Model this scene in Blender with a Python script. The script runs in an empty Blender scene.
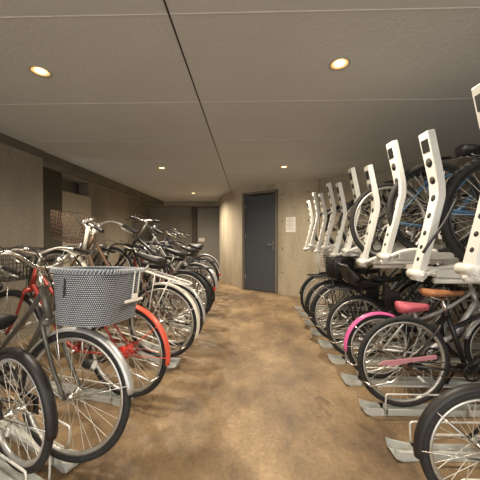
import bpy, math, random
from mathutils import Vector, Matrix
random.seed(7)
PI = math.pi
C = bpy.context.scene.collection
sc = bpy.context.scene

# ------------------------------------------------------------------ camera, world, lights, exposure
cam_d = bpy.data.cameras.new('camera')
cam = bpy.data.objects.new('camera', cam_d); C.objects.link(cam)
cam_d.sensor_width = 36.0
cam_d.lens = 36.0 * 275.0 / 480.0
cam_d.clip_start = 0.02
cam.location = (0, 0, 1.2)
cam.rotation_euler = (math.radians(90 - 0.83), 0, math.radians(1.46))
sc.camera = cam

w = bpy.data.worlds.new('world'); sc.world = w; w.use_nodes = True
bg = w.node_tree.nodes['Background']
bg.inputs[0].default_value = (0.97, 0.97, 0.95, 1); bg.inputs[1].default_value = 1.0

sc.view_settings.view_transform = 'Standard'
sc.view_settings.look = 'None'
sc.view_settings.gamma = 1
sc.view_settings.use_curve_mapping = False
sc.view_settings.exposure = 1.55

LAMP_W = 48.0
LIGHTS = [(-1.35, 1.78), (0.578, 1.75), (-1.35, 4.34), (0.578, 4.32), (-1.35, 6.9), (-1.35, -0.8), (0.578, -0.8)]
CEIL = 2.28

# ------------------------------------------------------------------ materials
MATS = {}
def pmat(name, col, rough=0.5, metal=0.0, noise=0.0, nscale=20, bump=0.0, emit=None, estr=0, coat=0, spec=None):
    if name in MATS: return MATS[name]
    m = bpy.data.materials.new(name); m.use_nodes = True
    nt = m.node_tree; b = nt.nodes['Principled BSDF']
    b.inputs['Base Color'].default_value = (*col, 1)
    b.inputs['Roughness'].default_value = rough
    b.inputs['Metallic'].default_value = metal
    if coat: b.inputs['Coat Weight'].default_value = coat
    if spec is not None: b.inputs['Specular IOR Level'].default_value = spec
    tc = nt.nodes.new('ShaderNodeTexCoord')
    n = nt.nodes.new('ShaderNodeTexNoise'); n.inputs['Scale'].default_value = nscale; n.inputs['Detail'].default_value = 5
    nt.links.new(tc.outputs['Object'], n.inputs['Vector'])
    if noise:
        r = nt.nodes.new('ShaderNodeValToRGB')
        a, z = 1 - noise, 1 + noise
        r.color_ramp.elements[0].position = 0.32; r.color_ramp.elements[1].position = 0.7
        r.color_ramp.elements[0].color = (col[0]*a, col[1]*a, col[2]*a, 1)
        r.color_ramp.elements[1].color = (min(1, col[0]*z), min(1, col[1]*z), min(1, col[2]*z), 1)
        nt.links.new(n.outputs[0], r.inputs[0]); nt.links.new(r.outputs[0], b.inputs['Base Color'])
    if bump:
        bp = nt.nodes.new('ShaderNodeBump'); bp.inputs['Strength'].default_value = bump; bp.inputs['Distance'].default_value = 0.01
        nt.links.new(n.outputs[0], bp.inputs['Height']); nt.links.new(bp.outputs[0], b.inputs['Normal'])
    if emit:
        b.inputs['Emission Color'].default_value = (*emit, 1); b.inputs['Emission Strength'].default_value = estr
    MATS[name] = m
    return m

def concrete(name, c1, c2, c3, rough=0.8, big=1.2, streak=(1, 1, .25), p=(.35, .5, .66), fine=.45, stains=False):
    m = bpy.data.materials.new(name); m.use_nodes = True
    nt = m.node_tree; b = nt.nodes['Principled BSDF']; L = nt.links.new
    b.inputs['Roughness'].default_value = rough
    tc = nt.nodes.new('ShaderNodeTexCoord'); mp = nt.nodes.new('ShaderNodeMapping')
    mp.inputs['Scale'].default_value = streak
    L(tc.outputs['Object'], mp.inputs['Vector'])
    n1 = nt.nodes.new('ShaderNodeTexNoise'); n1.inputs['Scale'].default_value = big; n1.inputs['Detail'].default_value = 9; n1.inputs['Roughness'].default_value = .7 if stains else .62
    n2 = nt.nodes.new('ShaderNodeTexNoise'); n2.inputs['Scale'].default_value = 45; n2.inputs['Detail'].default_value = 4
    L(mp.outputs[0], n1.inputs['Vector']); L(tc.outputs['Object'], n2.inputs['Vector'])
    r = nt.nodes.new('ShaderNodeValToRGB'); e = r.color_ramp.elements
    e[0].position = p[0]; e[0].color = (*c1, 1); e[1].position = p[2]; e[1].color = (*c3, 1)
    x = e.new(p[1]); x.color = (*c2, 1)
    L(n1.outputs[0], r.inputs[0])
    mx = nt.nodes.new('ShaderNodeMix'); mx.data_type = 'RGBA'; mx.blend_type = 'MULTIPLY'; mx.inputs[0].default_value = fine
    r2 = nt.nodes.new('ShaderNodeValToRGB'); r2.color_ramp.elements[0].position = .35; r2.color_ramp.elements[0].color = (.55, .55, .55, 1)
    r2.color_ramp.elements[1].position = .6; r2.color_ramp.elements[1].color = (1, 1, 1, 1)
    L(n2.outputs[0], r2.inputs[0]); L(r.outputs[0], mx.inputs[6]); L(r2.outputs[0], mx.inputs[7])
    col = mx.outputs[2]
    if stains:
        n3 = nt.nodes.new('ShaderNodeTexNoise'); n3.inputs['Scale'].default_value = 2.4; n3.inputs['Detail'].default_value = 10; n3.inputs['Roughness'].default_value = .72; n3.inputs['Distortion'].default_value = .6
        L(mp.outputs[0], n3.inputs['Vector'])
        r3 = nt.nodes.new('ShaderNodeValToRGB'); r3.color_ramp.elements[0].position = .61; r3.color_ramp.elements[0].color = (1, 1, 1, 1)
        r3.color_ramp.elements[1].position = .65; r3.color_ramp.elements[1].color = (.55, .52, .5, 1)
        L(n3.outputs[0], r3.inputs[0])
        m3 = nt.nodes.new('ShaderNodeMix'); m3.data_type = 'RGBA'; m3.blend_type = 'MULTIPLY'; m3.inputs[0].default_value = 1
        L(col, m3.inputs[6]); L(r3.outputs[0], m3.inputs[7]); col = m3.outputs[2]
    L(col, b.inputs['Base Color'])
    bp = nt.nodes.new('ShaderNodeBump'); bp.inputs['Strength'].default_value = .25; bp.inputs['Distance'].default_value = .01
    L(n2.outputs[0], bp.inputs['Height']); L(bp.outputs[0], b.inputs['Normal'])
    return m

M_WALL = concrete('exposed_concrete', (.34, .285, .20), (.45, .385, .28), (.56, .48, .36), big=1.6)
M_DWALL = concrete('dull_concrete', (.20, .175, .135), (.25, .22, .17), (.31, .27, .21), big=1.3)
M_CEIL = concrete('ceiling_board', (.53, .545, .545), (.555, .57, .57), (.58, .595, .595), big=.7, streak=(1, 1, 1), rough=.75, fine=.08)
M_FLOOR = concrete('sealed_floor', (.12, .079, .045), (.25, .168, .09), (.41, .285, .16), rough=.5, big=1.5, streak=(1, .7, 1), p=(.36, .5, .64), stains=True)
M_DARK = pmat('void_dark', (.03, .027, .024), .9)
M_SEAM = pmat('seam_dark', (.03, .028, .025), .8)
M_SEAML = pmat('seam_light', (.62, .6, .56), .7)
M_DOOR = pmat('door_paint', (.07, .078, .09), .45, noise=.08)
M_FRAME = pmat('door_frame_paint', (.16, .145, .12), .5)
M_GREYPANEL = pmat('grey_panel', (.24, .225, .20), .6, noise=.06, nscale=3)
M_PAPER = pmat('paper', (.8, .76, .68), .8)
M_INK = pmat('ink', (.35, .33, .32), .8)
M_WHITE = pmat('white_powder_coat', (.68, .67, .62), .4, noise=.06, nscale=8)
M_TRACK = pmat('galvanised_track', (.60, .61, .57), .42, metal=.15, noise=.1, nscale=12)
M_WIRE = pmat('pale_wire', (.8, .79, .74), .35, metal=.3)
M_TYRE = pmat('tyre_rubber', (.018, .017, .016), .75, noise=.25, nscale=60)
M_CHROME = pmat('chrome', (.72, .7, .66), .25, metal=1.0)
M_ALU = pmat('aluminium', (.62, .6, .56), .38, metal=.85)
M_SPOKE = pmat('spoke_steel', (.7, .67, .6), .35, metal=.6)
M_BLACK = pmat('black_plastic', (.014, .013, .013), .5)
M_BLACKM = pmat('black_metal', (.016, .015, .015), .38)
M_GUN = pmat('gunmetal_paint', (.13, .12, .105), .35, metal=.4)
M_RUST = pmat('rusty_steel', (.15, .095, .065), .55, metal=.5, noise=.4, nscale=40)
M_SILVER = pmat('silver_paint', (.55, .55, .54), .35, metal=.5)
M_RED = pmat('red_paint', (.62, .035, .02), .32, coat=.4)
M_DRED = pmat('deep_red_paint', (.3, .03, .02), .35, coat=.3)
M_ORANGE = pmat('orange_red_paint', (.72, .10, .05), .35, coat=.4)
M_PINK = pmat('pink_paint', (.72, .13, .36), .38, coat=.3)
M_PINKS = pmat('pink_vinyl', (.72, .17, .22), .45)
M_PALEPINK = pmat('pale_pink_paint', (.6, .27, .31), .4)
M_TAN = pmat('tan_leather', (.38, .16, .07), .5, noise=.2)
M_BLUE = pmat('blue_paint', (.03, .10, .21), .3, coat=.5)
M_TEAL = pmat('teal_paint', (.05, .11, .18), .35, coat=.3)
M_NAVY = pmat('navy_paint', (.03, .04, .07), .35)
M_CREAM = pmat('cream_paint', (.72, .68, .58), .35, coat=.2)
M_GREEN = pmat('dark_green_paint', (.03, .07, .045), .4)
M_MAROON = pmat('maroon_paint', (.2, .03, .03), .35)
M_BROWN = pmat('brown_paint', (.13, .075, .045), .4)
M_CLEAR = pmat('clear_reflector', (.85, .85, .82), .15, spec=.9)
M_REDREF = pmat('red_reflector', (.75, .02, .015), .2, coat=.5)
M_AMBER = pmat('amber_reflector', (.8, .3, .03), .2)
M_GLOW = pmat('lamp_glow', (1, .9, .7), .5, emit=(1.0, .66, .30), estr=1.6)
M_GLOWR = pmat('lit_reflector', (.9, .6, .3), .4, emit=(1.0, .55, .18), estr=.28)
M_LRING = pmat('lamp_ring', (.6, .55, .48), .35, metal=.5)
M_BLUEGREY = pmat('weave_dark', (.09, .11, .14), .6)

def weave_mat():
    m = bpy.data.materials.new('woven_plastic'); m.use_nodes = True
    nt = m.node_tree; b = nt.nodes['Principled BSDF']; L = nt.links.new
    b.inputs['Roughness'].default_value = .5
    uv = nt.nodes.new('ShaderNodeTexCoord')
    ck = nt.nodes.new('ShaderNodeTexBrick'); ck.offset = .5
    ck.inputs['Scale'].default_value = 1.0
    ck.inputs['Color1'].default_value = (.74, .77, .80, 1); ck.inputs['Color2'].default_value = (.64, .68, .72, 1)
    ck.inputs['Mortar'].default_value = (.035, .045, .06, 1)
    ck.inputs['Mortar Size'].default_value = .0027; ck.inputs['Mortar Smooth'].default_value = .15
    ck.inputs['Brick Width'].default_value = .0095; ck.inputs['Row Height'].default_value = .0095
    L(uv.outputs['UV'], ck.inputs['Vector']); L(ck.outputs[0], b.inputs['Base Color'])
    bp = nt.nodes.new('ShaderNodeBump'); bp.inputs['Strength'].default_value = .4; bp.inputs['Distance'].default_value = .004; bp.invert = True
    L(ck.outputs[1], bp.inputs['Height']); L(bp.outputs[0], b.inputs['Normal'])
    return m
M_WEAVE = weave_mat()
M_BRAID = pmat('braid_grey', (.42, .44, .46), .6)

# ------------------------------------------------------------------ mesh builder
class MB:
    def __init__(s): s.v = []; s.f = []; s.sm = []; s.uv = {}
    def add(s, vs, fs, smooth=False, uvs=None):
        o = len(s.v); s.v += [tuple(p) for p in vs]
        for k, f in enumerate(fs):
            if uvs: s.uv[len(s.f)] = uvs[k]
            s.f.append(tuple(i + o for i in f)); s.sm.append(smooth)
    def box(s, c, d, rot=None):
        hx, hy, hz = d[0]/2, d[1]/2, d[2]/2; c = Vector(c)
        vs = [Vector((x, y, z)) for x in (-hx, hx) for y in (-hy, hy) for z in (-hz, hz)]
        if rot: vs = [rot @ v for v in vs]
        s.add([c + v for v in vs], [(0,1,3,2), (4,6,7,5), (0,4,5,1), (2,3,7,6), (0,2,6,4), (1,5,7,3)]); return s
    def bbox(s, c, d, b=.003, rot=None):          # chamfered box
        hx, hy, hz = d[0]/2, d[1]/2, d[2]/2; c = Vector(c); b = min(b, hx*.9, hy*.9, hz*.9)
        vs = []; ix = {}
        for sx in (-1, 1):
            for sy in (-1, 1):
                for sz in (-1, 1):
                    for k in range(3):
                        p = [sx*hx, sy*hy, sz*hz]
                        for a in range(3):
                            if a != k: p[a] -= (sx, sy, sz)[a]*b
                        ix[(sx, sy, sz, k)] = len(vs); vs.append(Vector(p))
        if rot: vs = [rot @ v for v in vs]
        fs = []
        for k in range(3):
            a, e = [q for q in range(3) if q != k]
            for g in (-1, 1):
                r = []
                for (u, v) in ((-1,-1), (1,-1), (1,1), (-1,1)):
                    q = [0,0,0]; q[k] = g; q[a] = u; q[e] = v; r.append(ix[(*q, k)])
                fs.append(r)
        for k in range(3):
            a, e = [q for q in range(3) if q != k]
            for u in (-1, 1):
                for v in (-1, 1):
                    q0 = [0,0,0]; q0[k] = -1; q0[a] = u; q0[e] = v; q1 = list(q0); q1[k] = 1
                    fs.append((ix[(*q0, a)], ix[(*q1, a)], ix[(*q1, e)], ix[(*q0, e)]))
        for sx in (-1, 1):
            for sy in (-1, 1):
                for sz in (-1, 1): fs.append([ix[(sx, sy, sz, k)] for k in range(3)])
        s.add([c + v for v in vs], fs); return s
    def tube(s, pts, r, n=8, closed=False, smooth=True, caps=True):
        pts = [Vector(p) for p in pts]; N = len(pts)
        rs = r if isinstance(r, (list, tuple)) else [r]*N
        T = []
        for i in range(N):
            a = pts[(i-1) % N] if (closed or i > 0) else pts[i]
            b = pts[(i+1) % N] if (closed or i < N-1) else pts[i]
            t = (b - a); T.append(t.normalized() if t.length > 1e-9 else Vector((0,0,1)))
        u = T[0].orthogonal().normalized(); vs = []
        for i in range(N):
            u = (u - T[i]*u.dot(T[i]))
            u = u.normalized() if u.length > 1e-6 else T[i].orthogonal().normalized()
            v = T[i].cross(u)
            for k in range(n):
                a = 2*PI*k/n; vs.append(pts[i] + (u*math.cos(a) + v*math.sin(a))*rs[i])
        fs = []
        for i in range(N if closed else N-1):
            j = (i+1) % N
            for k in range(n):
                l = (k+1) % n; fs.append((i*n+k, i*n+l, j*n+l, j*n+k))
        if not closed and caps:
            fs.append(tuple(range(n))[::-1]); fs.append(tuple((N-1)*n+k for k in range(n)))
        s.add(vs, fs, smooth); return s
    def lathe(s, prof, n=24, axis='y', c=(0,0,0), smooth=True, closed=False):   # prof = [(radius, along)]
        vs = []; c = Vector(c)
        for (r, h) in prof:
            for k in range(n):
                a = 2*PI*k/n; x, z = r*math.cos(a), r*math.sin(a)
                vs.append(c + (Vector((x, h, z)) if axis == 'y' else Vector((x, z, h)) if axis == 'z' else Vector((h, x, z))))
        fs = []; N = len(prof)
        for i in range(N if closed else N-1):
            j = (i+1) % N
            for k in range(n):
                l = (k+1) % n; fs.append((i*n+k, i*n+l, j*n+l, j*n+k))
        if not closed: fs.append(tuple(range(n))[::-1]); fs.append(tuple((N-1)*n+k for k in range(n)))
        s.add(vs, fs, smooth); return s
    def prism(s, poly, a0, a1, axis='y'):
        f = (lambda p, h: (p[0], h, p[1])) if axis == 'y' else (lambda p, h: (p[0], p[1], h)) if axis == 'z' else (lambda p, h: (h, p[0], p[1]))
        n = len(poly)
        s.add([f(p, a0) for p in poly] + [f(p, a1) for p in poly],
              [tuple(range(n))[::-1], tuple(range(n, 2*n))] + [(i, (i+1) % n, n + (i+1) % n, n + i) for i in range(n)]); return s
    def mesh(s, name, mat):
        m = bpy.data.meshes.new(name); m.from_pydata(s.v, [], s.f); m.materials.append(mat)
        m.polygons.foreach_set('use_smooth', s.sm)
        if s.uv:
            l = m.uv_layers.new(name='UVMap')
            for p in m.polygons:
                q = s.uv.get(p.index)
                if q:
                    for li, uv in zip(p.loop_indices, q): l.data[li].uv = uv
        m.update(); return m
    def build(s, name, mat, parent=None):
        return link(name, s.mesh(name, mat), parent)

def fixn(me):
    import bmesh
    bm = bmesh.new(); bm.from_mesh(me); bmesh.ops.recalc_face_normals(bm, faces=bm.faces); bm.to_mesh(me); bm.free()
def link(name, me, parent=None, mtx=None, fix=True):
    if fix and not me.get('fx'): fixn(me); me['fx'] = 1
    o = bpy.data.objects.new(name, me); C.objects.link(o)
    if parent: o.parent = parent
    if mtx is not None: o.matrix_local = mtx
    return o
def thing(name, label, cat, loc=(0,0,0), rot=(0,0,0), group=None):
    o = bpy.data.objects.new(name, None); C.objects.link(o); o.empty_display_size = .1
    o.location = loc; o.rotation_euler = rot; o['label'] = label; o['category'] = cat
    if group: o['group'] = group
    return o
def tag(o, label, cat, group=None):
    o['label'] = label; o['category'] = cat
    if group: o['group'] = group
    return o
def struct(name, mb, mat):
    o = mb.build(name, mat); o['kind'] = 'structure'; return o
def arc(c, r, a0, a1, n, y=0):
    return [(c[0] + r*math.cos(math.radians(a0+(a1-a0)*i/n)), y, c[2] + r*math.sin(math.radians(a0+(a1-a0)*i/n))) for i in range(n+1)]
def spline(P, k=6):
    P = [Vector(p) for p in P]; out = []
    for i in range(len(P)-1):
        p0 = P[max(i-1, 0)]; p1 = P[i]; p2 = P[i+1]; p3 = P[min(i+2, len(P)-1)]
        for j in range(k):
            t = j/k
            out.append(.5*((2*p1) + (p2-p0)*t + (2*p0-5*p1+4*p2-p3)*t*t + (3*p1-p0-3*p2+p3)*t*t*t))
    out.append(P[-1]); return out

# ------------------------------------------------------------------ setting
struct('floor', MB().box((0.2, 3.4, -.05), (7.6, 12.8, .1)), M_FLOOR)
ceil = struct('ceiling', MB().box((0.2, 3.4, CEIL+.05), (7.6, 12.8, .1)), M_CEIL)
# board joints of the ceiling
s = MB().box((-.38, 3.0, CEIL-.001), (.009, 11.6, .004)); s.build('board_joint', M_SEAM, ceil)
for k in range(-2, 9):
    y = 1.345 + .88*k
    x0, x1 = (-2.55, 2.98) if k < 5 else (-2.55, -.1)
    MB().box(((x0+x1)/2, y, CEIL-.0005), (x1-x0, .006, .003)).build('board_joint', M_SEAML if k < 2 else M_CEIL, ceil)
# left: pillar face up to y=3.45, recessed wall beyond
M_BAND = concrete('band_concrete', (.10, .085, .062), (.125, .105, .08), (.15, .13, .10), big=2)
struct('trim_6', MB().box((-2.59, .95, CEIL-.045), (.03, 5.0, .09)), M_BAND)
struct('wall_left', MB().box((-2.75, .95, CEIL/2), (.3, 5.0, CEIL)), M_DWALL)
wl = MB()
wl.box((-3.3, 4.0, CEIL/2), (.2, 1.14, CEIL))
wl.box((-3.3, 5.04, 1.0), (.2, .96, 2.0))
wl.box((-3.3, 7.5, CEIL/2), (.2, 4.0, CEIL))
wl.box((-3.62, 5.0, CEIL/2), (.05, 1.3, CEIL))
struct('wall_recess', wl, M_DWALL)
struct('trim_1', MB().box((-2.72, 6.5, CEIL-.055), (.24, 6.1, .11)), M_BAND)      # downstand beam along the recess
struct('trim_5', MB().bbox((-3.185, 5.06, .99), (.03, .93, 1.98), .005), pmat('pale_panel', (.45, .41, .33), .45, noise=.05, nscale=3))
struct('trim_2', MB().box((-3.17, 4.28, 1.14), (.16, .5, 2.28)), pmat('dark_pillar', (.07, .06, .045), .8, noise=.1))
# back-left wall with dark post and grey panel door
bw = MB().box((-2.35, 9.1, CEIL/2), (1.9, .2, CEIL)); struct('wall_back', bw, pmat('grey_concrete', (.23, .205, .17), .8, noise=.08, nscale=3))
struct('wall_light_stop', MB().box((0.2, 9.72, CEIL/2), (7.6, .1, CEIL)).box((3.95, 6.9, CEIL/2), (.1, 5.6, CEIL)).box((-3.55, 6.5, CEIL/2), (.1, 6.4, CEIL)), M_DWALL)  # unseen outer shell, added to keep world light out of wall gaps
struct('trim_3', MB().box((-1.70, 8.92, CEIL/2), (.14, .16, CEIL)), pmat('brown_post', (.075, .055, .04), .7))
struct('trim_4', MB().box((-1.9, 8.7, CEIL-.07), (2.6, .3, .14)), M_DWALL)
d2 = MB().bbox((-1.13, 8.95, 1.05), (.98, .05, 2.1), .006); d2 = struct('door_2', d2, M_GREYPANEL)
MB().box((-1.13, 8.96, 2.17), (1.02, .06, .1)).build('door_head', M_FRAME, d2)
MB().bbox((-1.48, 8.92, 1.08), (.2, .006, .12), .002).build('notice', M_PAPER, d2)

# curved concrete wall with the blue-grey door
P = spline([(-.86, 9.2, 0), (-.84, 8.3, 0), (-.68, 7.45, 0), (-.42, 6.75, 0), (-.1, 6.2, 0)], 6)
A = Vector((-.085, 6.175, 0)); B = Vector((.635, 5.70, 0))
def ribbon(mb, pts, z0, z1, th=.2):
    n = len(pts); pts = [Vector(p) for p in pts]; off = []
    for i in range(n):
        t = (pts[min(i+1, n-1)] - pts[max(i-1, 0)]).normalized(); off.append(pts[i] + Vector((-t.y, t.x, 0))*th)
    vs = [(p.x, p.y, z) for p in pts for z in (z0, z1)] + [(p.x, p.y, z) for p in off for z in (z0, z1)]
    fs = []; m = 2*n
    for i in range(n-1):
        a = 2*i; fs += [(a, a+2, a+3, a+1), (m+a, m+a+1, m+a+3, m+a+2), (a+1, a+3, m+a+3, m+a+1), (a, m+a, m+a+2, a+2)]
    fs += [(0, 1, m+1, m), (m-2, 2*m-2, 2*m-1, m-1)]
    mb.add(vs, fs)
cw = MB()
ribbon(cw, P + [A], 0, CEIL)
ribbon(cw, [A, B], 2.14, CEIL)
ribbon(cw, [B, (1.36, 5.2, 0), (2.1, 4.83, 0), (2.6, 4.72, 0), (3.3, 4.62, 0)], 0, CEIL)
cw = struct('wall_curved', cw, M_WALL)
dirw = (B - A).normalized(); nrm = Vector((dirw.y, -dirw.x, 0)); ang = math.atan2(dirw.y, dirw.x)
Rz = Matrix.Rotation(ang, 3, 'Z'); Wd = (B-A).length
door = MB().bbox((A+B)/2 - nrm*.05 + Vector((0,0,1.045)), (Wd-.09, .045, 2.07), .004, Rz)
door = struct('door_1', door, M_DOOR)
fr = MB()
for e, g in ((A, 1), (B, -1)): fr.bbox(e + dirw*.02*g + Vector((0,0,1.08)) - nrm*.02, (.05, .12, 2.16), .004, Rz)
fr.bbox((A+B)/2 + Vector((0,0,2.13)) - nrm*.02, (Wd, .12, .05), .004, Rz)
fr.build('door_frame', M_FRAME, door)
hd = MB(); hp = B - dirw*.12 + nrm*.0
hd.bbox(hp - nrm*.02 + Vector((0,0,1.0)), (.035, .012, .16), .003, Rz)
hd.tube([hp - nrm*.02 + Vector((0,0,1.02)), hp + nrm*.03 + Vector((0,0,1.02)), hp + nrm*.03 - dirw*.1 + Vector((0,0,1.02))], .009)
hd.build('door_handle', M_FRAME, door)
for z in (.3, 1.2, 1.85):
    MB().tube([A + dirw*.05 + Vector((0,0,z-.05)) - nrm*.02, A + dirw*.05 + Vector((0,0,z+.05)) - nrm*.02], .008).build('hinge', M_ALU, door)
# formwork tie holes and pour joints
seg = [(B, Vector((1.36, 5.2, 0))), (Vector((1.36, 5.2, 0)), Vector((2.1, 4.83, 0)))]
for (a, b), ts in zip(seg, ((.12, .75), (.3,))):
    t_ = (b-a).normalized(); n_ = Vector((t_.y, -t_.x, 0))
    for t in ts:
        for z in (.45, .95, 1.5, 2.05):
            p = a + (b-a)*t + Vector((0,0,z)) + n_*.001
            MB().tube([p - n_*.01, p + n_*.001], .014, 12).build('tie_hole', M_DARK, cw)
pa = Vector((1.36, 5.2, 0)) + Vector((0, -.002, 0))
MB().box((1.36, 5.196, CEIL/2), (.006, .006, CEIL)).build('pour_joint', M_SEAM, cw)
for y in (.9, 2.4):
    for z in (.5, 1.1, 1.7): MB().tube([(-2.61, y, z), (-2.599, y, z)], .014, 12).build('tie_hole', M_DARK, bpy.data.objects['wall_left'])
# dark line where curved wall meets the floor
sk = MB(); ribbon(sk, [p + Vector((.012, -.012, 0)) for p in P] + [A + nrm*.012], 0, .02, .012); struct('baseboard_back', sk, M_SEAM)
struct('wall_right', MB().box((3.1, 1.4, CEIL/2), (.2, 6.4, CEIL)), M_DWALL)
# notice on the wall
t_ = (seg[0][1]-seg[0][0]).normalized(); n_ = Vector((t_.y, -t_.x, 0)); R_ = Matrix.Rotation(math.atan2(t_.y, t_.x), 3, 'Z')
p = seg[0][0] + (seg[0][1]-seg[0][0])*.33 + Vector((0,0,1.43)) + n_*.004
nt_ = tag(MB().box(p, (.21, .003, .30), R_).build('wall_notice', M_PAPER), 'white paper notice taped to the concrete wall right of the grey door', 'notice')
ln = MB()
for k in range(9): ln.box(p + n_*.0022 + Vector((0,0,.11-.026*k)), (.16 if k % 3 else .1, .001, .006), R_)
ln.build('printed_text', M_INK, nt_)

# downlights
LBL = ['recessed warm ceiling downlight nearest the left wall', 'recessed warm ceiling downlight above the nearest white rack arms', 'small warm ceiling downlight above the handlebars of the left row', 'small warm ceiling downlight in front of the grey door', 'farthest tiny downlight, by the dark post at the back', 'ceiling downlight behind the photographer on the left', 'ceiling downlight behind the photographer on the right']
for (x, y), lb in zip(LIGHTS, LBL):
    t = thing('ceiling_downlight', lb, 'light', (x, y, CEIL), group='recessed ceiling downlights')
    MB().lathe([(.06, -.004), (.064, -.008), (.052, -.006), (.05, -.001), (.06, -.001)], 28, 'z', closed=True).build('trim_ring', M_LRING, t)
    MB().lathe([(.034, -.001), (.032, -.005), (.015, -.008)], 24, 'z').build('bulb', M_GLOW, t)
    MB().lathe([(.051, -.0055), (.034, -.001), (.034, -.0005), (.051, -.001)], 28, 'z', closed=True).build('reflector', M_GLOWR, t)
    ld = bpy.data.lights.new('downlight_lamp', 'SPOT'); ld.energy = LAMP_W * (2.2 if y > 6 else 1.25 if y > 3 else 1); ld.color = (1.0, .87, .69)
    ld.spot_size = math.radians(165); ld.spot_blend = 1.0; ld.shadow_soft_size = .05
    lo = bpy.data.objects.new('lamp_light', ld); C.objects.link(lo); lo.parent = t; lo.location = (0, 0, -.03)

# ------------------------------------------------------------------ bicycles
WCACHE = {}
def wheel_meshes(R, tr, nsp, hubr, key):
    k = (round(R, 3), tr, nsp, hubr)
    if k in WCACHE: return WCACHE[k]
    ty = MB(); prof = []
    for i in range(9):
        a = 2*PI*i/9; prof.append((R - tr + tr*math.cos(a), tr*.95*math.sin(a)))
    ty.lathe(prof, 56, 'y', closed=True)
    for i in range(56 if tr > .0235 else 0):         # tread blocks
        a = 2*PI*(i+.5)/56
        for yy in (-.5, .5):
            ty.box(((R-.002)*math.cos(a), yy*tr, (R-.002)*math.sin(a)), (.004, tr*.5, .014), Matrix.Rotation(-a, 3, 'Y'))
    ri = R - 2*tr + .002; wd = tr*.62
    rm = MB().lathe([(ri+.002, -wd), (ri-.012, -wd*.95), (ri-.02, 0), (ri-.012, wd*.95), (ri+.002, wd), (ri-.004, 0)], 56, 'y', closed=True)
    sp = MB()
    for i in range(nsp):
        side = 1 if i % 2 else -1; a = 2*PI*i/nsp; off = (.42 if (i//2) % 2 else -.42)
        h = (hubr*math.cos(a+off*1.6), side*.027, hubr*math.sin(a+off*1.6))
        e = ((ri-.016)*math.cos(a), side*.004, (ri-.016)*math.sin(a))
        sp.tube([h, e], .00135, 4, caps=False)
    hb = MB().lathe([(.006, -.055), (.008, -.045), (.012, -.034), (hubr+.006, -.030), (hubr+.006, -.025), (hubr*.6+.003, -.018), (hubr*.55+.003, .018), (hubr+.006, .025), (hubr+.006, .030), (.012, .034), (.008, .045), (.006, .055)], 16, 'y')
    rf = MB().bbox((0,0,0), (.055, .014, .02), .004)
    WCACHE[k] = [ty.mesh('tyre', M_TYRE), rm.mesh('rim', M_ALU), sp.mesh('spokes', M_SPOKE), hb.mesh('hub', M_CHROME), rf.mesh('reflector', M_CLEAR)]
    for m in WCACHE[k]: fixn(m); m['fx'] = 1
    return WCACHE[k]
def colour_copy(me, mat, tagn):
    k = (me.name, tagn)
    if k not in WCACHE:
        c = me.copy(); c.materials.clear(); c.materials.append(mat); WCACHE[k] = c
    return WCACHE[k]
def add_wheel(root, name, R, mtx, tr=.02, hub=None, hubr=.018, rim=None, nsp=32, refl=True, lab=None):
    ms = wheel_meshes(R, tr, nsp, hubr, None)
    w_ = link(name, ms[0], root, mtx)
    if lab: w_['label'] = lab
    link('rim', colour_copy(ms[1], rim, rim.name) if rim else ms[1], w_)
    link('spokes', ms[2], w_)
    h = link('hub', colour_copy(ms[3], hub, hub.name) if hub else ms[3], w_)
    if hub: h['label'] = hub.name.replace('_paint', '').replace('_', ' ') + ' wheel hub'
    if refl:
        a = random.uniform(0, 2*PI); r = R*.55
        link('reflector', ms[4], w_, Matrix.Translation((r*math.cos(a), 0, r*math.sin(a))) @ Matrix.Rotation(-a, 4, 'Y'))
    return w_
def fender_mb(c, r, a0, a1, w_, n=26):
    mb = MB(); prof = []
    for t in range(7):
        u = -1 + t/3; prof.append((u*w_, -.017*abs(u)**2.4))
    prof += [(u*.9, d-.0025) for (u, d) in prof[::-1]]
    m = len(prof); vs = []
    for i in range(n+1):
        a = math.radians(a0 + (a1-a0)*i/n); k = 1 if 0 < i < n else .85
        for (y, d) in prof: vs.append((c[0] + (r+d)*math.cos(a), y*k, c[2] + (r+d)*math.sin(a)))
    fs = [(i*m+j, i*m+(j+1) % m, (i+1)*m+(j+1) % m, (i+1)*m+j) for i in range(n) for j in range(m)]
    fs += [tuple(range(m)), tuple(n*m+j for j in range(m))]
    mb.add(vs, fs, True); return mb
def rrect(hx, hy, rr, z, cx=0, n=5):
    out = []
    for (sx, sy, a0) in ((1,1,0), (-1,1,90), (-1,-1,180), (1,-1,270)):
        for k in range(n+1):
            a = math.radians(a0 + 90*k/n); out.append(Vector((cx + sx*(hx-rr) + rr*math.cos(a), sy*(hy-rr) + rr*math.sin(a), z)))
    return out
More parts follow.
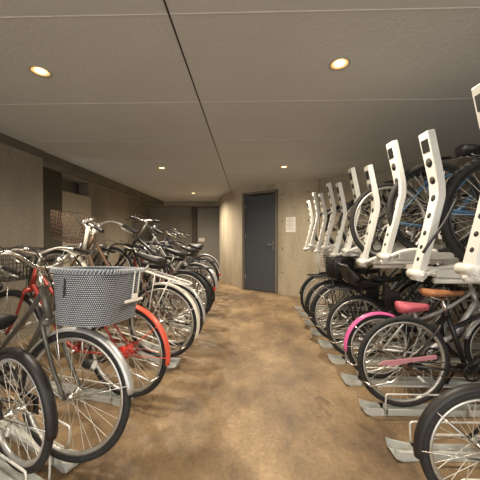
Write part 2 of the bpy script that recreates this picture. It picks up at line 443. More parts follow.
def woven_basket(root, mtx, cx, z0, hx=.155, hy=.205, H=.27):
    b = MB(); lo = rrect(hx*.84, hy*.84, .09, z0, cx); hi = rrect(hx, hy, .115, z0+H, cx); n = len(lo)
    rows = 6; rings = [[lo[i].lerp(hi[i], k/rows) for i in range(n)] for k in range(rows+1)]
    per = [0]
    for i in range(n): per.append(per[-1] + (hi[(i+1) % n]-hi[i]).length)
    for k in range(rows):
        for i in range(n):
            j = (i+1) % n
            q = [rings[k][i], rings[k][j], rings[k+1][j], rings[k+1][i]]
            b.add(q, [(0,1,2,3)], True, [[(per[i], k*H/rows), (per[i+1], k*H/rows), (per[i+1], (k+1)*H/rows), (per[i], (k+1)*H/rows)]])
            cc = Vector((cx, 0, 0)); q2 = [p_ + (Vector((cx, 0, p_.z)) - p_).normalized()*.006 for p_ in q]
            b.add(q2, [(3,2,1,0)], True, [[(per[i], (k+1)*H/rows), (per[i+1], (k+1)*H/rows), (per[i+1], k*H/rows), (per[i], k*H/rows)]])
    b.add(lo, [tuple(range(n))], False, [[(p_.x, p_.y) for p_ in lo]])
    bk = link('basket', b.mesh('basket', M_WEAVE), root, mtx, fix=False); bk['label'] = 'grey and white woven basket'
    rim = MB().tube([p_ + Vector((0,0,.004)) for p_ in hi], .011, 8, closed=True)
    rim.build('rim', M_BLUEGREY, bk)
    br = MB()
    N = 84; L_ = per[-1]
    for k in range(N):                                # braided edge
        d = L_*k/N; i = max(q for q in range(n) if per[q] <= d); f = (d-per[i])/(per[i+1]-per[i]+1e-9)
        p_ = hi[i].lerp(hi[(i+1) % n], f); t_ = (hi[(i+1) % n]-hi[i]).normalized(); o_ = Vector((t_.y, -t_.x, 0))
        br.tube([p_ + o_*.013 - t_*.009 + Vector((0,0,-.006)), p_ + o_*.009 + Vector((0,0,.014)), p_ - o_*.006 + t_*.01 + Vector((0,0,.014))], .0035, 5)
    br.build('braid', M_BRAID, bk)
    x1 = cx + hx
    st = MB()
    for y in (.03, .075): st.tube([(x1+.012, y, z0+H+.004), (x1+.004, y, z0+H*.55), (x1-.004, y, z0+H*.4)], .0035, 6)
    st.bbox((x1+.002, .05, z0+H*.40), (.012, .16, .016), .004)
    st.bbox((x1+.006, .05, z0+H*.48), (.010, .045, .03), .004)
    st.build('front_clip', M_PAPER, bk)
    MB().bbox((cx-.03, -hy*.985, z0+H*.72), (.008, .008, H*.34), .002).build('strap', M_BLACK, bk)
    return bk
def wire_basket(root, mtx, cx, z0, mat, hx=.13, hy=.18, H=.24, lab=None, name='basket'):
    b = MB(); lv = 7
    for k in range(lv+1):
        t = k/lv; b.tube(rrect(hx*(.8+.2*t), hy*(.78+.22*t), .035, z0+H*t, cx, 3), .0036 if k == lv else .0019, 5, closed=True)
    def col(x, y, tx, ty): b.tube([(cx+x*.8, y*.78, z0), (cx+x, y, z0+H)], .0019, 4)
    for k in range(11):
        u = -1 + 2*k/10
        for s_ in (-1, 1):
            col(u*(hx-.02), s_*hy, 0, 0); col(s_*hx, u*(hy-.02), 0, 0)
    for k in range(9):
        u = -1 + 2*k/8
        b.tube([(cx-hx*.8, u*hy*.7, z0), (cx+hx*.8, u*hy*.7, z0)], .0018, 4)
        b.tube([(cx+u*hx*.7, -hy*.78, z0), (cx+u*hx*.7, hy*.78, z0)], .0018, 4)
    o = link(name, b.mesh(name, mat), root, mtx)
    if lab: o['label'] = lab
    return o

def saddle_mb(p, L_=.25, W=.1, T=1):
    mb = MB(); n = 10; rings = []
    for i in range(n+1):
        t = i/n; x = p[0] - L_*.45 + L_*t
        wv = W*(1-t)**.9*.95 + .018 if t > .12 else W*(.7+2.2*t)
        wv = min(wv, W); h = (.028 + .02*(1-t))*T; zt = p[2] + .012*(1-t)**2 + .006*t
        ring = []
        for k in range(10):
            a = 2*PI*k/10; ring.append((x, wv*math.cos(a), zt + (h*.55 if math.sin(a) > 0 else h)*math.sin(a)))
        rings.append(ring)
    vs = [v for r in rings for v in r]
    fs = [(i*10+k, i*10+(k+1) % 10, (i+1)*10+(k+1) % 10, (i+1)*10+k) for i in range(n) for k in range(10)]
    fs += [tuple(range(10)), tuple(n*10+k for k in range(10))]
    mb.add(vs, fs, True); return mb

def bicycle(label, pos, heading, group, R=.33, style='city', paint=M_BLACKM, fender=None, saddle=M_BLACK, rear_rack=None, basket=None,
            pitch=0, steer=0, grips=M_BLACK, bars=M_ALU, hub=None, tyre=.019, front_out=False, lift=.05, hubr=.018, roll=0,
            refl_red=True, guard=None, saddle_h=None, stem=.1, ffender=None, head_lamp=True, barw=.25, bar_rise=.0, rim=None, stand=True, rack_shift=0, basket_arm=None, rear_basket=None, child_seat=False, lined=False, low=False):
    if low: stem = .02; bar_rise = -.035
    """heading = direction (degrees, world) in which the bicycle faces; pos = ground point under its corridor-side wheel"""
    s = .55 + .45*R/.33; L = 1.08*s if style == 'city' else 1.04*s
    h = math.radians(heading); dx, dy = math.cos(h), math.sin(h)
    px, py = pos
    if front_out: px -= dx*L; py -= dy*L
    cs = R*math.sin(math.radians(pitch))
    px += dx*cs; py += dy*cs
    root = thing('bicycle', label, 'bicycle', (px, py, lift), (math.radians(roll), -math.radians(pitch), h), group)
    if style == 'city': ffender = ffender or fender
    Ax = Vector((0, 0, R)); F = Vector((L, 0, R)); BB = Vector((.43*s, 0, R-.05*s))
    S = BB + Vector((-.33, 0, .944))*.40*s
    ax = Vector((-.34, 0, .94)).normalized()
    HB = F + Vector((-.045, 0, 0)) + ax*(R+.075); HT = HB + ax*(.17*s); ST = HT + ax*stem
    M = Matrix.Translation(HB) @ Matrix.Rotation(math.radians(steer), 4, ax) @ Matrix.Translation(-HB)
    # frame
    f = MB(); r1 = .016
    f.tube([BB, S + (S-BB).normalized()*.03], r1, 10)
    f.tube([HB - ax*.005, HT + ax*.005], .020, 10)
    f.lathe([(.022, -.035), (.022, .035)], 14, 'y', BB)
    if style == 'city':
        f.tube(spline([HB + ax*.03, HB + Vector((-.13, 0, -.13))*s, BB + Vector((.12, 0, .05))*s, BB], 6), .0165, 10)
        f.tube(spline([HT - ax*.015, HT + Vector((-.16, 0, -.18))*s, S*.62 + BB*.38 + Vector((.1, 0, -.015)), S*.42 + BB*.58], 6), .014, 10)
    elif style == 'kid':
        f.tube(spline([HB + ax*.05, HB + Vector((-.2, 0, -.22))*s, BB + Vector((.06, 0, .05)), BB], 6), .021, 10)
        f.tube(spline([HT - ax*.02, HT + Vector((-.2, 0, -.16))*s, S*.75 + BB*.25], 6), .014, 10)
    else:
        f.tube([HB + ax*.03, BB], .022, 12)
        f.tube([HT - ax*.02, S + Vector((.0, 0, -.015))], .017, 10)
    for y in (-1, 1):
        f.tube([Ax + Vector((0, y*.062, 0)), BB + Vector((-.06, y*.03, 0)), BB + Vector((0, y*.02, 0))], .009, 8)
        f.tube([Ax + Vector((0, y*.062, 0)), Ax.lerp(S, .75) + Vector((0, y*.03, 0)), S + Vector((0, y*.012, 0))], .0075, 8)
    f.build('frame', paint, root)
    # fork
    fk = MB()
    fk.lathe([(.021, -.05), (.021, .05)], 10, 'y', HB - ax*.02)
    for y in (-1, 1):
        fk.tube(spline([HB - ax*.02 + Vector((0, y*.05, 0)), HB.lerp(F, .55) + Vector((-.018, y*.052, 0)), F + Vector((0, y*.056, 0))], 5), .0105 if style != 'mtb' else .014, 8)
    fk = link('fork', fk.mesh('fork', paint if style != 'mtb' else M_BLACKM), root, M)
    T = Matrix.Translation
    add_wheel(root, 'rear_wheel', R, T(Ax) @ Matrix.Rotation(random.uniform(0, 6), 4, 'Y'), tyre, hub if not front_out else None, hubr if not front_out else .018, rim)
    add_wheel(root, 'front_wheel', R, M @ T(F) @ Matrix.Rotation(random.uniform(0, 6), 4, 'Y'), tyre, hub if front_out else None, hubr if front_out else .016, rim)
    if fender:
        fm = fender_mb((0, 0, R), R+.017, 62, 188, .027)
        fo = fm.build('rear_fender', fender, root)
        st = MB()
        for y in (-1, 1):
            for a in (178, 140):
                st.tube([(0, y*.066, R), ((R+.004)*math.cos(math.radians(a)), y*.03, R+(R+.004)*math.sin(math.radians(a)))], .0025, 5)
        st.build('stay', fender if fender in (M_ORANGE,) else M_CHROME, fo)
        if refl_red:
            a = math.radians(160); MB().bbox(((R+.03)*math.cos(a), 0, R+(R+.03)*math.sin(a)), (.018, .04, .05), .005).build('rear_reflector', M_REDREF, fo)
    if ffender:
        fm = fender_mb(F, R+.017, 8, 165, .027)
        fo = link('front_fender', fm.mesh('front_fender', ffender), root, M)
        st = MB()
        for y in (-1, 1):
            for a in (16, 155):
                st.tube([F + Vector((0, y*.062, 0)), F + Vector(((R+.004)*math.cos(math.radians(a)), y*.03, (R+.004)*math.sin(math.radians(a))))], .0025, 5)
        st.build('stay', M_CHROME, fo)
    # seat
    sh = saddle_h or (.80 if R > .3 else .66)
    sd = (S-BB).normalized(); SP = S + sd*max(.02, (sh - S.z)/sd.z)
    MB().tube([S - sd*.02, SP], .0125, 10).build('seat_post', M_CHROME, root)
    sa = saddle_mb(SP + Vector((.0, 0, .035 if saddle is not M_PINKS else .005)), .26*s, .1 if style == 'city' else .095 if style == 'kid' else .075, 1.25 if saddle is M_PINKS else .7 if saddle is M_TAN else 1).build('saddle', saddle, root)
    if saddle is not M_BLACK: sa['label'] = saddle.name.replace('_vinyl', '').replace('_leather', '').replace('_', ' ') + ' saddle'
    sr = MB()
    for y in (-.025, .025): sr.tube([SP + Vector((-.09, y, .015)), SP + Vector((-.03, y, -.005)), SP + Vector((.04, y, -.005)), SP + Vector((.11, y*.4, .02))], .0035, 5)
    sr.build('rails', M_CHROME, sa)
    # handlebar
    hb = MB(); hb.tube([HT, ST], .0125, 10); gr = []
    if style == 'city':
        hb.tube([ST, ST + Vector((.03, 0, .012))], .014, 8); ctr = ST + Vector((.03, 0, .012))
        for y in (-1, 1):
            pts = spline([ctr, ctr + Vector((.01, y*.07, .015)), ctr + Vector((-.01, y*.17, .045+bar_rise)), ctr + Vector((-.09, y*barw, .035+bar_rise)), ctr + Vector((-.24, y*(barw+.015), .01+bar_rise))], 5)
            hb.tube(pts, .011, 8); gr.append((pts[-6], pts[-1] + (pts[-1]-pts[-2])*.6))
    else:
        ctr = ST + Vector((.06, 0, .01)); hb.tube([ST, ctr], .015, 8)
        up = .05 if style == 'kid' else .015
        for y in (-1, 1):
            pts = spline([ctr, ctr + Vector((0, y*.06, 0)), ctr + Vector((-.01, y*.12, up+bar_rise)), ctr + Vector((-.035, y*(barw+.03), up+.005+bar_rise))], 5)
            hb.tube(pts, .011, 8); a = pts[-1]; b = pts[-5]; gr.append((a.lerp(b, .95), a + (a-b)*.15))
    hbo = link('handlebar', hb.mesh('handlebar', bars), root, M)
    for (a, b), y in zip(gr, (-1, 1)):
        MB().tube([a, b.lerp(a, .02), b], [.0145, .0165, .0155], 10).build('grip', grips, hbo)
        d = (b-a).normalized()
        lv = MB().tube([a - d*.035, a - d*.02 + Vector((.03, 0, -.012)) , a.lerp(b, .35) + Vector((.045, 0, -.03)), a.lerp(b, .95) + Vector((.05, y*.02, -.035))], [.010, .007, .0055, .005], 6)
        lv.build('brake_lever', M_ALU if style == 'city' else M_BLACKM, hbo)
        cb = MB().tube(spline([a - d*.03 + Vector((.03, 0, -.01)), a - d*.1 + Vector((.13, -y*.03, .03)), HT + Vector((.09, y*.03, .02)), HB + Vector((.05, y*.01, -.04))], 6), .0028, 5)
        cb.build('brake_cable', M_BLACK, hbo)
    if style == 'city' or basket:
        bl = MB().lathe([(.004, -.0), (.022, .004), (.024, .012), (.018, .022), (.004, .027)], 14, 'z', ctr + Vector((-.0, .1, .035)))
        bl.build('bell', M_CHROME, hbo)
    # drive train
    ck = MB(); y = -.052; rr_ = .075 if style != 'kid' else .06
    ck.lathe([(rr_, y-.002), (rr_, y+.002), (rr_-.014, y+.002), (rr_-.014, y-.002)], 32, 'y', BB, closed=True)
    for k in range(5):
        a = 2*PI*k/5; ck.tube([BB + Vector((0, y, 0)), BB + Vector(((rr_-.01)*math.cos(a), y, (rr_-.01)*math.sin(a)))], .005, 5)
    ca = random.uniform(0, 2*PI); CL = .165*s; ped = []
    for sy in (-1, 1):
        e = BB + Vector((CL*math.cos(ca)*sy, sy*.075, CL*math.sin(ca)*sy)); ck.tube([BB + Vector((0, sy*.04, 0)), BB + Vector((0, sy*.065, 0)), e], .0085, 7); ped.append((e, sy))
    ck.tube([BB + Vector((0, -.066, 0)), BB + Vector((0, .066, 0))], .009, 8)
    cko = ck.build('crank', M_ALU if style == 'city' else M_BLACKM, root)
    for e, sy in ped:
        MB().bbox(e + Vector((0, sy*.055, 0)), (.065, .085, .022), .005).build('pedal', M_BLACK, cko)
    ch = MB()
    for dz in (-1, 1): ch.tube([BB + Vector((0, y, dz*(rr_-.003))), Ax + Vector((0, y, dz*.033))], .0035, 5)
    ch.lathe([(.036, y-.003), (.036, y+.003)], 20, 'y', Ax)
    ch.build('chain', M_RUST, root)
    if style == 'city' or guard:
        g = MB(); poly = [(-.20, R+.005), (-.17, R+.03), (.0, R+.05), (.17, R+.075), (.18, R+.05), (.0, R+.025), (-.1, R+.0)] if style == 'kid' else [(-.05, R-.045), (-.05, R+.045), (BB.x-.01, BB.z+.085), (BB.x+.07, BB.z+.07), (BB.x+.095, BB.z), (BB.x+.07, BB.z+.03), (BB.x, BB.z+.045), (.05, R+.02), (.04, R-.045)]
        g.prism(poly if guard != 'full' else poly, y-.018, y-.012); g.build('chain_guard', guard or (paint if paint is not M_BLACKM else M_BLACK), root)
    # rear carrier
    if rear_rack:
        rk = MB(); z = 2*R + .065
        cr = .0085 if rear_rack is M_WHITE else .0065
        rk.tube([(.16, -.03, z), (.14, -.055, z), (-.26, -.06, z), (-.29, -.04, z), (-.29, .04, z), (-.26, .06, z), (.14, .055, z), (.16, .03, z)], cr, 7, closed=True)
        rk.tube([(.14, 0, z-.004), (-.28, 0, z-.004)], .005, 6)
        for x in (.06, -.06, -.18): rk.tube([(x, -.058, z), (x, .058, z)], .005, 6)
        for sy in (-1, 1):
            rk.tube([(-.05, sy*.066, R), (-.12, sy*.062, z)], .0058, 6); rk.tube([(-.02, sy*.066, R+.01), (.02, sy*.06, z)], .0045, 6)
        link('rear_carrier', rk.mesh('rear_carrier', rear_rack), root, Matrix.Translation((rack_shift, 0, 0)))
    if stand:
        ks = MB()
        for sy in (-1, 1): ks.tube([(.0, sy*.075, R-.02), (-.12, sy*.085, R-.10*s), (-.26*s, sy*.085, R-.13*s)], .0065, 6)
        ks.tube([(-.26*s, -.085, R-.13*s), (-.28*s, 0, R-.135*s), (-.26*s, .085, R-.13*s)], .0065, 6)
        ks.build('kickstand', M_CHROME, root)
    if head_lamp and style == 'city':
        hl = MB().lathe([(.012, -.05), (.024, -.03), (.028, .02), (.026, .024)], 14, 'x', F + Vector((.03, .075, .13)))
        hl = link('headlamp', hl.mesh('headlamp', M_BLACK), root, M)
        MB().lathe([(.024, 0), (.018, .004)], 14, 'x', F + Vector((.054, .075, .13))).build('lens', M_CLEAR, hl)
    cx = HT.x + .22; bz = HB.z + .03
    if basket == 'woven': woven_basket(root, M, cx + .14, bz - .015, .165, .205, .25)
    elif basket: wire_basket(root, M, cx, bz + (.03 if not low else -.025), basket, H=(.24 if not low else .21), lab=basket.name.replace('_', ' ') + ' wire basket')
    if rear_basket:
        ro = wire_basket(root, Matrix.Identity(4), -.02, 2*R+.075, rear_basket, .14, .17, .22, lab='black rear basket', name='rear_basket')
        cv = MB(); pts = rrect(.115, .15, .03, 2*R+.27, -.02, 3); hi_ = [p_*1 + Vector((0, 0, .03)) for p_ in rrect(.08, .11, .03, 2*R+.27, -.02, 3)]
        lo_ = rrect(.108, .138, .03, 2*R+.085, -.02, 3); n_ = len(pts)
        cv.add(lo_ + pts + hi_, [(q*n_+i, q*n_+(i+1) % n_, (q+1)*n_+(i+1) % n_, (q+1)*n_+i) for q in range(2) for i in range(n_)] + [tuple(range(n_)), tuple(range(2*n_, 3*n_))], True)
        cv.build('liner', M_BLACK, ro)
    if child_seat:
        z = 2*R + .075; x = .02
        cs_ = MB(); rows = [(-.13, .15, .09), (-.14, .15, .30), (-.10, .14, .38)]
        pts = spline([(x+.16, 0, z+.05), (x+.05, 0, z+.03), (x-.08, 0, z+.04), (x-.13, 0, z+.11), (x-.16, 0, z+.18), (x-.17, 0, z+.22)], 4); vs = []; 
        for q, p_ in enumerate(pts):
            t_ = q/(len(pts)-1); wv = .13 + .025*math.sin(PI*t_); lip = .07*math.sin(PI*min(1, t_*1.1))
            for (yy, up_) in ((-wv, lip), (-wv*.9, .012), (0, 0), (wv*.9, .012), (wv, lip)):
                vs.append((p_.x + up_*(1 if t_ > .45 else .2), yy, p_.z + up_*(.25 if t_ > .45 else 1)))
        nn = len(pts); fs = [(i*5+k, i*5+k+1, i*5+6+k, i*5+5+k) for i in range(nn-1) for k in range(4)]
        o_ = len(vs); vs += [(a_-.008, b_, c_-.014) for a_, b_, c_ in vs]; fs += [tuple(o_+i for i in f_[::-1]) for f_ in fs]
        for i in range(nn-1): fs += [(i*5, i*5+5, o_+i*5+5, o_+i*5), (i*5+4, o_+i*5+4, o_+i*5+9, i*5+9)]
        fs += [(0,1,o_+1,o_), (1,2,o_+2,o_+1), (2,3,o_+3,o_+2), (3,4,o_+4,o_+3)] + [((nn-1)*5+k, o_+(nn-1)*5+k, o_+(nn-1)*5+k+1, (nn-1)*5+k+1) for k in range(4)]
        cs_.add(vs, fs, True); cso = cs_.build('child_seat', M_BLACK, root)
        for sy in (-1, 1):
            MB().bbox((x+.2, sy*.16, z-.16), (.15, .08, .02), .004).bbox((x+.2, sy*.195, z-.08), (.13, .012, .17), .004).bbox((x+.16, sy*.17, z-.02), (.05, .06, .14), .01).build('footrest', M_BLACK, cso)
        MB().tube(spline([(x+.1, -.15, z+.11), (x+.13, -.08, z+.19), (x+.13, .08, z+.19), (x+.1, .15, z+.11)], 5), .012, 8).build('grab_bar', M_BLACK, cso)
    if lined:
        cv = MB(); pts = rrect(.118, .165, .03, bz+.175, cx, 3); lo_ = rrect(.1, .138, .03, bz-.01, cx, 3); n_ = len(pts)
        cv.add(lo_ + pts, [(i, (i+1) % n_, n_+(i+1) % n_, n_+i) for i in range(n_)] + [tuple(range(n_)), tuple(range(n_, 2*n_))], True)
        link('basket_cover', cv.mesh('basket_cover', M_BLACK), root, M)
    if basket_arm:
        ba = MB()
        for sy in (-1, 1): ba.tube([HB + Vector((-.02, sy*.035, -.02)), HT + Vector((.05, sy*.045, .08))], .017, 8)
        ba = link('basket_bracket', ba.mesh('basket_bracket', basket_arm), root, M)
    if basket:
        sb = MB()
        sb.tube([HT + Vector((.02, 0, .0)), HT + Vector((.09, 0, .04))], .008, 6)
        for sy in (-1, 1): sb.tube([F + Vector((0, sy*.066, 0)), (cx-.04, sy*.09, bz+.03)], .0035, 5)
        link('basket_stay', sb.mesh('basket_stay', M_CHROME), root, M)
    return root

GL = 'bicycles parked in the left row'; GR = 'bicycles parked on the lower right tracks'; GU = 'bicycles on the upper right trays'
# left row: (x, y) is the corridor-side wheel, heading away to the left unless front_out
AL = 155
bicycle('black bicycle nearest on the left, only its silver-rimmed wheel in view', (-1.12, 1.30), -25+180, GL, R=.29, paint=M_BLACKM, fender=M_BLACK, lift=.06, stand=False, rim=M_SILVER, refl_red=False)
bicycle('bicycle with grey and white woven front basket and silver fender', (-.905, 1.385), -24, GL, R=.33, paint=M_GUN, fender=M_SILVER, basket='woven', front_out=True, lift=.045, steer=15, bars=M_CHROME, bar_rise=.03)
bicycle('deep red bicycle with orange-red rear fender and red wheel hub', (-.86, 1.93), 166, GL, R=.33, paint=M_DRED, fender=M_ORANGE, ffender=M_BLACKM, hub=M_RED, hubr=.04, basket=M_BLACKM, lift=.05, pitch=2, head_lamp=False, refl_red=False, saddle=M_BLACK)
bicycle('brown bicycle with cream fender, long pale rear carrier and a rusty basket held high', (-.75, 2.40), 172, GL, R=.33, paint=M_BROWN, fender=M_CREAM, basket_arm=M_CREAM, rear_rack=M_WHITE, basket=M_RUST, lift=.13, pitch=16, rack_shift=.13, saddle=M_BLACK, refl_red=False)
left = [
 ('black bicycle with white-edged fender just behind the one with the pale carrier', -.76, 2.84, dict(paint=M_BLACKM, fender=M_SILVER, pitch=2, basket=M_BLACKM)),
 ('black bicycle with upright handlebar tipped high in the left row', -.76, 3.28, dict(paint=M_BLACKM, fender=M_BLACK, pitch=16, style='mtb', saddle=M_BLACK, stem=.22)),
 ('maroon bicycle low in the middle of the left row', -.77, 3.74, dict(paint=M_MAROON, fender=M_BLACK, pitch=2, rear_rack=M_BLACKM)),
 ('silver fendered bicycle tipped up past the maroon one', -.79, 4.18, dict(paint=M_SILVER, fender=M_SILVER, pitch=15, basket=M_BLACKM)),
 ('black bicycle with black carrier, fourth from the far end of the left row', -.82, 4.64, dict(paint=M_BLACKM, fender=M_SILVER, pitch=2, rear_rack=M_BLACKM)),
 ('dark bicycle with front raised, third from the far end of the left row', -.85, 5.10, dict(paint=M_NAVY, fender=M_BLACK, pitch=14)),
 ('bicycle with white fender, second from the far end of the left row', -.88, 5.56, dict(paint=M_BLACKM, fender=M_CREAM, pitch=2)),
 ('farthest bicycle of the left row, by the grey panel door', -.92, 6.02, dict(paint=M_BLACKM, fender=M_SILVER, pitch=8, saddle=M_BLACK)),
]
for i, (lb, x, y, kw) in enumerate(left): bicycle(lb, (x, y), 168, lift=(.13 if kw['pitch'] > 5 else .05), refl_red=(y in (3.74, 5.10)), bars=(M_BLACKM, M_ALU, M_BLACKM)[i % 3], group=GL, R=.33, steer=random.uniform(-8, 8), **kw)

# right lower row: rear wheels towards the corridor, heading +x
bicycle('black small-wheeled bicycle nearest on the right, cut by the frame', (.95, 1.13), 0, GR, R=.25, style='city', paint=M_BLACKM, fender=M_BLACK, lift=.085, stand=False, refl_red=False, tyre=.020)
bicycle('dark bicycle with tan saddle and pale pink chain guard', (1.06, 1.88), 0, GR, R=.31, style='kid', paint=M_BLACKM, saddle=M_TAN, guard=M_PALEPINK, lift=.04, saddle_h=.74, grips=M_PALEPINK, stem=.07, tyre=.0185, steer=-5)
bicycle('pink child bicycle with bright pink rear fender and pink saddle', (1.07, 2.25), 0, GR, R=.265, style='kid', paint=M_SILVER, fender=M_PINK, ffender=M_SILVER, saddle=M_PINKS, lift=.04, saddle_h=.58, grips=M_PALEPINK, refl_red=False)
bicycle('black bicycle with a black child seat behind the pink fendered one', (1.05, 2.62), 0, GR, R=.30, paint=M_BLACKM, fender=None, lift=.04, low=True, saddle_h=.72, basket=M_BLACKM, rear_rack=M_BLACKM, child_seat=True, bars=M_BLACKM, steer=8)
bicycle('black bicycle with covered black rear basket, third from the far end on the right', (1.02, 2.99), 0, GR, R=.32, rear_basket=M_BLACKM, paint=M_BLACKM, fender=M_BLACK, basket=M_BLACKM, lined=True, low=True, saddle_h=.74, bars=M_BLACKM, rear_rack=M_BLACKM, lift=.05, refl_red=False)
bicycle('dark green bicycle, second from the far end of the right row', (1.03, 3.36), 0, GR, R=.31, paint=M_GREEN, fender=M_BLACK, lift=.04, low=True, saddle_h=.72, rear_rack=M_BLACKM, bars=M_BLACKM, refl_red=False)
bicycle('farthest bicycle of the right row with a pale wire basket facing the corridor', (1.05, 3.73), 180, GR, R=.33, front_out=True, paint=M_NAVY, fender=M_BLACK, basket=M_WIRE, low=True, lift=.04)

# ------------------------------------------------------------------ two-tier rack on the right
TR = [1.14 + .37*k for k in range(10)]
def lower_track(y, loc, rotz, label, length=1.9, group='ground tracks of the right rack', dz=0):
    t = thing('wheel_track', label, 'bicycle rack', loc, (0, dz, rotz), group)
    c = MB(); L_ = length                             # local: tip at x=0, runs to +x
    prof = [(-.036, .0), (-.036, .042), (-.030, .042), (-.030, .008), (.030, .008), (.030, .042), (.036, .042), (.036, .0)]
    c.prism(prof, .1, L_, 'x'); c.build('channel', M_TRACK, t)
    e = MB()                                          # flared nose
    for sy in (-1, 1):
        vs = [(-.02, sy*.046, .068), (.02, sy*.048, .052), (.11, sy*.036, .042), (.14, sy*.036, .042), (.14, sy*.036, .0), (.03, sy*.045, .0), (-.01, sy*.05, .02)]
        e.add(vs + [(x, yy-sy*.006, z) for x, yy, z in vs], [(0,1,2,3,4,5,6), (7,8,9,10,11,12,13)] + [(i, (i+1) % 7, 7+(i+1) % 7, 7+i) for i in range(7)])
    e.add([(-.01, -.05, .02), (-.01, .05, .02), (.03, .045, .002), (.03, -.045, .002), (.14, .03, .006), (.14, -.03, .006)], [(0,1,2,3), (3,2,4,5)])
    e.build('nose', M_TRACK, t)
    for sy in (-1, 1):
        MB().tube([(.12, sy*.045, .01), (.12, sy*.05, .14), (.125, sy*.05, .15), (.135, sy*.05, .153), (.62, sy*.05, .153), (.66, sy*.05, .14), (.66, sy*.045, .01)], .0055, 7).build('wheel_guide', M_WIRE, t)
    return t
names = ['nearest', 'second nearest', 'third', 'fourth', 'fifth', 'sixth', 'seventh', 'eighth', 'ninth', 'farthest']
desc = ['pale metal ground track under the nearest black bicycle on the right', 'empty pale metal ground track with wire guides beside the near black wheel', 'pale ground track holding the bicycle with the tan saddle', 'pale ground track holding the pink fendered bicycle', 'pale ground track just beyond the pink fendered bicycle', 'pale ground track under the bicycle with the covered black basket', 'pale ground track under the dark green bicycle', 'pale ground track under the farthest right bicycle', 'empty ground track second from the concrete wall end', 'empty ground track nearest the concrete wall end']
for y, d in zip(TR, desc): lower_track(y, (.80, y, 0), 0, d)

def arm_unit(y, high, label):
    z0 = .985 + (.07 if high else 0)
    t = thing('upper_tray', label, 'bicycle rack', (.952, y, z0), (0, 0, 0), 'white upper trays with upright arms')
    # curved upright arm, box section with round holes towards the corridor
    P_ = [(-.02, -.03), (.008, .08), (.036, .19), (.062, .30)] + spline([(.078, .37), (.092, .44), (.088, .51)], 4) + [(.070, .60), (.050, .69), (.028, .79)]
    P_ = [(p[0], p[1]) for p in P_]
    th = .042; hw = .042; n = len(P_)
    off = []
    for i in range(n):
        a = Vector(P_[max(i-1, 0)]); b = Vector(P_[min(i+1, n-1)]); d = (b-a).normalized(); off.append((P_[i][0] + d.y*th, P_[i][1] - d.x*th))
    m = MB(); vs = []
    for i in range(n):
        k = 1 - .18*(1-i/(n-1)) if True else 1
        vs += [(P_[i][0], -hw*k, P_[i][1]), (P_[i][0], hw*k, P_[i][1]), (off[i][0], hw*k, off[i][1]), (off[i][0], -hw*k, off[i][1])]
    fs = []
    for i in range(n-1):
        for k in range(4): fs.append((4*i+k, 4*i+(k+1) % 4, 4*i+4+(k+1) % 4, 4*i+4+k))
    fs += [(0,1,2,3), (4*n-4, 4*n-3, 4*n-2, 4*n-1)]
    m.add(vs, fs); arm = m.build('arm', M_WHITE, t)
    bv = arm.modifiers.new('bevel', 'BEVEL'); bv.width = .005; bv.segments = 2; bv.limit_method = 'ANGLE'
    acc = [0]
    for i in range(n-1): acc.append(acc[-1] + (Vector(P_[i+1])-Vector(P_[i])).length)
    def at(s_):
        i = max(q for q in range(n-1) if acc[q] <= s_); f_ = (s_-acc[i])/(acc[i+1]-acc[i]); a = Vector(P_[i]); b = Vector(P_[i+1])
        d = (b-a).normalized(); return a.lerp(b, f_), d
    for s_, r in ((.12, .011), (.19, .012), (.27, .014), (.37, .016), (.47, .019), (.57, .022), (.67, .026)):
        p_, d = at(s_); nn = Vector((-d.y, 0, d.x))
        q = Vector((p_.x, 0, p_.y)); 
        hl = MB().tube([q - nn*.004, q + nn*.0015], r, 16); hl = hl.build('hole', M_DARK, arm)
        MB().tube([q + Vector((nn.x, 0, nn.z))*.001, q + nn*.0016], r*1.0, 16)
    p_, d = at(.765); nn = Vector((-d.y, 0, d.x)); q = Vector((p_.x, 0, p_.y))
    ax_ = math.atan2(d.x, d.y)
    MB().bbox(q + nn*.001, (.004, .058, .07), .001, Matrix.Rotation(ax_, 3, 'Y')).build('number_plate', M_BLACK, arm)
    # pivot joint
    pv = MB(); pv.tube([(.0, -.055, .0), (.0, .055, .0)], .026, 18); pv.tube([(0, -.062, 0), (0, .062, 0)], .010, 8)
    pv.build('pivot', M_WHITE, t)
    # curved brace from the pivot to the tray, handle tube
    MB().tube(spline([(.02, -.035, .0), (.1, -.035, .035), (.2, -.035, .05), (.34, -.035, .04)], 5), .014, 10).build('brace', M_WHITE, t)
    MB().tube([(.10 if not high else -.02, .0, -.035), (.40, .0, -.035)], .017, 14).build('handle', M_WHITE, t)
    c = MB(); prof = [(-.05, -.01), (-.06, .035), (-.053, .035), (-.044, -.002), (.044, -.002), (.053, .035), (.06, .035), (.05, -.01)]
    c.prism(prof, .08, 1.85, 'x'); c.build('channel', M_WHITE, t)
    return t, z0
ad = ['nearest white rack arm at the right edge of the photo', 'large white rack arm with a black hooked cable, holding the near blue bicycle', 'tall white rack arm between the two blue bicycles', 'white rack arm with black lock cable hanging from its joint', 'fifth white rack arm counting from the photographer', 'sixth white rack arm counting from the photographer', 'fourth white rack arm from the concrete wall end', 'third white rack arm from the concrete wall end', 'second white rack arm from the concrete wall end', 'white rack arm closest to the concrete wall end']
AZ = []
for k, d in enumerate(ad):
    t, z0 = arm_unit(1.20 + .37*k, k % 2 == 0, d); AZ.append(z0)

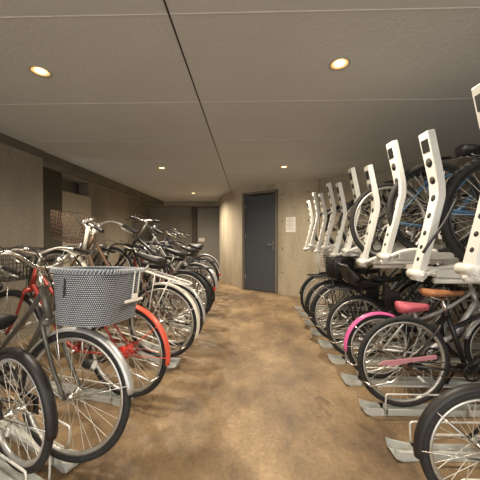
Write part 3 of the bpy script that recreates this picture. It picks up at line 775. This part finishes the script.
# rack frame
rf = thing('rack_frame', 'white steel frame carrying the upper trays of the two-tier rack', 'bicycle rack', (1.0, 2.9, 0))
for x, z in ((.32, .955), (1.5, .955)):
    MB().bbox((x, 0, z), (.05, 3.9, .05), .004).build('beam', M_WHITE, rf)
for yy in (-1.95, -.65, .65, 1.95):
    MB().bbox((1.5, yy, .47), (.06, .06, .94), .004).build('post', M_TRACK, rf)
    if yy in (-1.95, 1.95): MB().bbox((1.2, yy, .02), (1.3, .06, .04), .004).build('foot', M_TRACK, rf)
for yy in (-1.95, 1.95):
    MB().bbox((.9, yy, .955), (1.16, .04, .04), .004).build('crossbar', M_WHITE, rf)

# upper bicycles
up = [
 (1, 'near blue mountain bicycle on the upper tray at the right edge', dict(paint=M_BLUE, style='mtb', tyre=.024, R=.34, rim=M_BLACKM), 1.415),
 (2, 'blue diamond-framed bicycle on the upper tray behind the large white arm', dict(paint=M_BLUE, style='mtb', R=.33, rim=M_BLACKM), 1.30),
 (3, 'slender teal-blue bicycle on the upper tray behind the tall white arm', dict(paint=M_TEAL, style='mtb', R=.33, fender=None), 1.18),
 (5, 'dark grey bicycle on the sixth upper tray', dict(paint=M_GUN, style='city', R=.33, fender=M_BLACKM), 1.35),
 (7, 'black bicycle on the upper tray third from the wall end', dict(paint=M_BLACKM, style='city', R=.33, fender=M_BLACK), 1.40),
 (9, 'black bicycle on the upper tray closest to the concrete wall', dict(paint=M_BLACKM, style='mtb', R=.33), 1.40),
]
for k, lb, kw, x in up:
    bicycle(lb, (x, 1.20 + .37*k), 0, GU, lift=AZ[k]-.002, steer=random.uniform(-5, 5), stand=False, saddle_h=.70, refl_red=False, **kw)

# cables hanging on the arms
tag(MB().tube(spline([(1.13, 1.50, 1.42), (1.06, 1.50, 1.28), (.99, 1.50, 1.18), (.945, 1.50, 1.11)], 6), .008, 8).build('lock_cable', M_BLACK), 'black cable lock slung across the large white rack arm', 'cable lock')
tag(MB().tube(spline([(1.06, 2.2, 1.33), (1.03, 2.19, 1.22), (.985, 2.19, 1.13), (1.0, 2.19, 1.085), (1.05, 2.19, 1.09), (1.06, 2.19, 1.14), (1.02, 2.19, 1.17)], 6), .008, 8).build('lock_cable', M_BLACK), 'black cable lock looped on the fourth white rack arm', 'cable lock')

# left ground tracks
ltd = ['pale metal track with wire loop under the nearest left bicycle', 'track under the bicycle with the woven basket', 'track under the red bicycle', 'track under the bicycle with the pale carrier', 'track under the first black bicycle behind the one with the pale carrier', 'track under the tipped black bicycle of the left row', 'track under the maroon bicycle', 'track under the tipped silver fendered bicycle', 'track fourth from the far end of the left row', 'track third from the far end of the left row', 'track second from the far end of the left row', 'farthest track of the left row']
lp = [(-1.12, 1.30, 25, 0), (-.905, 1.385, 25, 0), (-.86, 1.93, 14, 0), (-.75, 2.40, 8, 16)] + [(x, y, 12, kw['pitch'] if kw['pitch'] > 5 else 0) for _, x, y, kw in left]
for i, ((x, y, hd_, pt), d) in enumerate(zip(lp, ltd)):
    h = math.radians(180-hd_)
    ox = (.30 if i == 0 else .02 if i < 3 else .12 if pt else -.1)
    t = lower_track(y, (x - math.cos(h)*ox, y - math.sin(h)*ox, .05 if pt else 0), h, d, 1.45, 'ground tracks of the left row', -math.radians(pt))
    if pt:
        MB().bbox((1.3, 0, -.0), (.04, .12, .04), .004).build('crossbar', M_TRACK, t)
        lg = MB()
        zz = 1.3*math.tan(math.radians(pt))
        lg.tube([(1.3, 0, 0), (1.3 + .0, 0, -zz*.93)], .018, 8); lg.build('leg', M_TRACK, t)
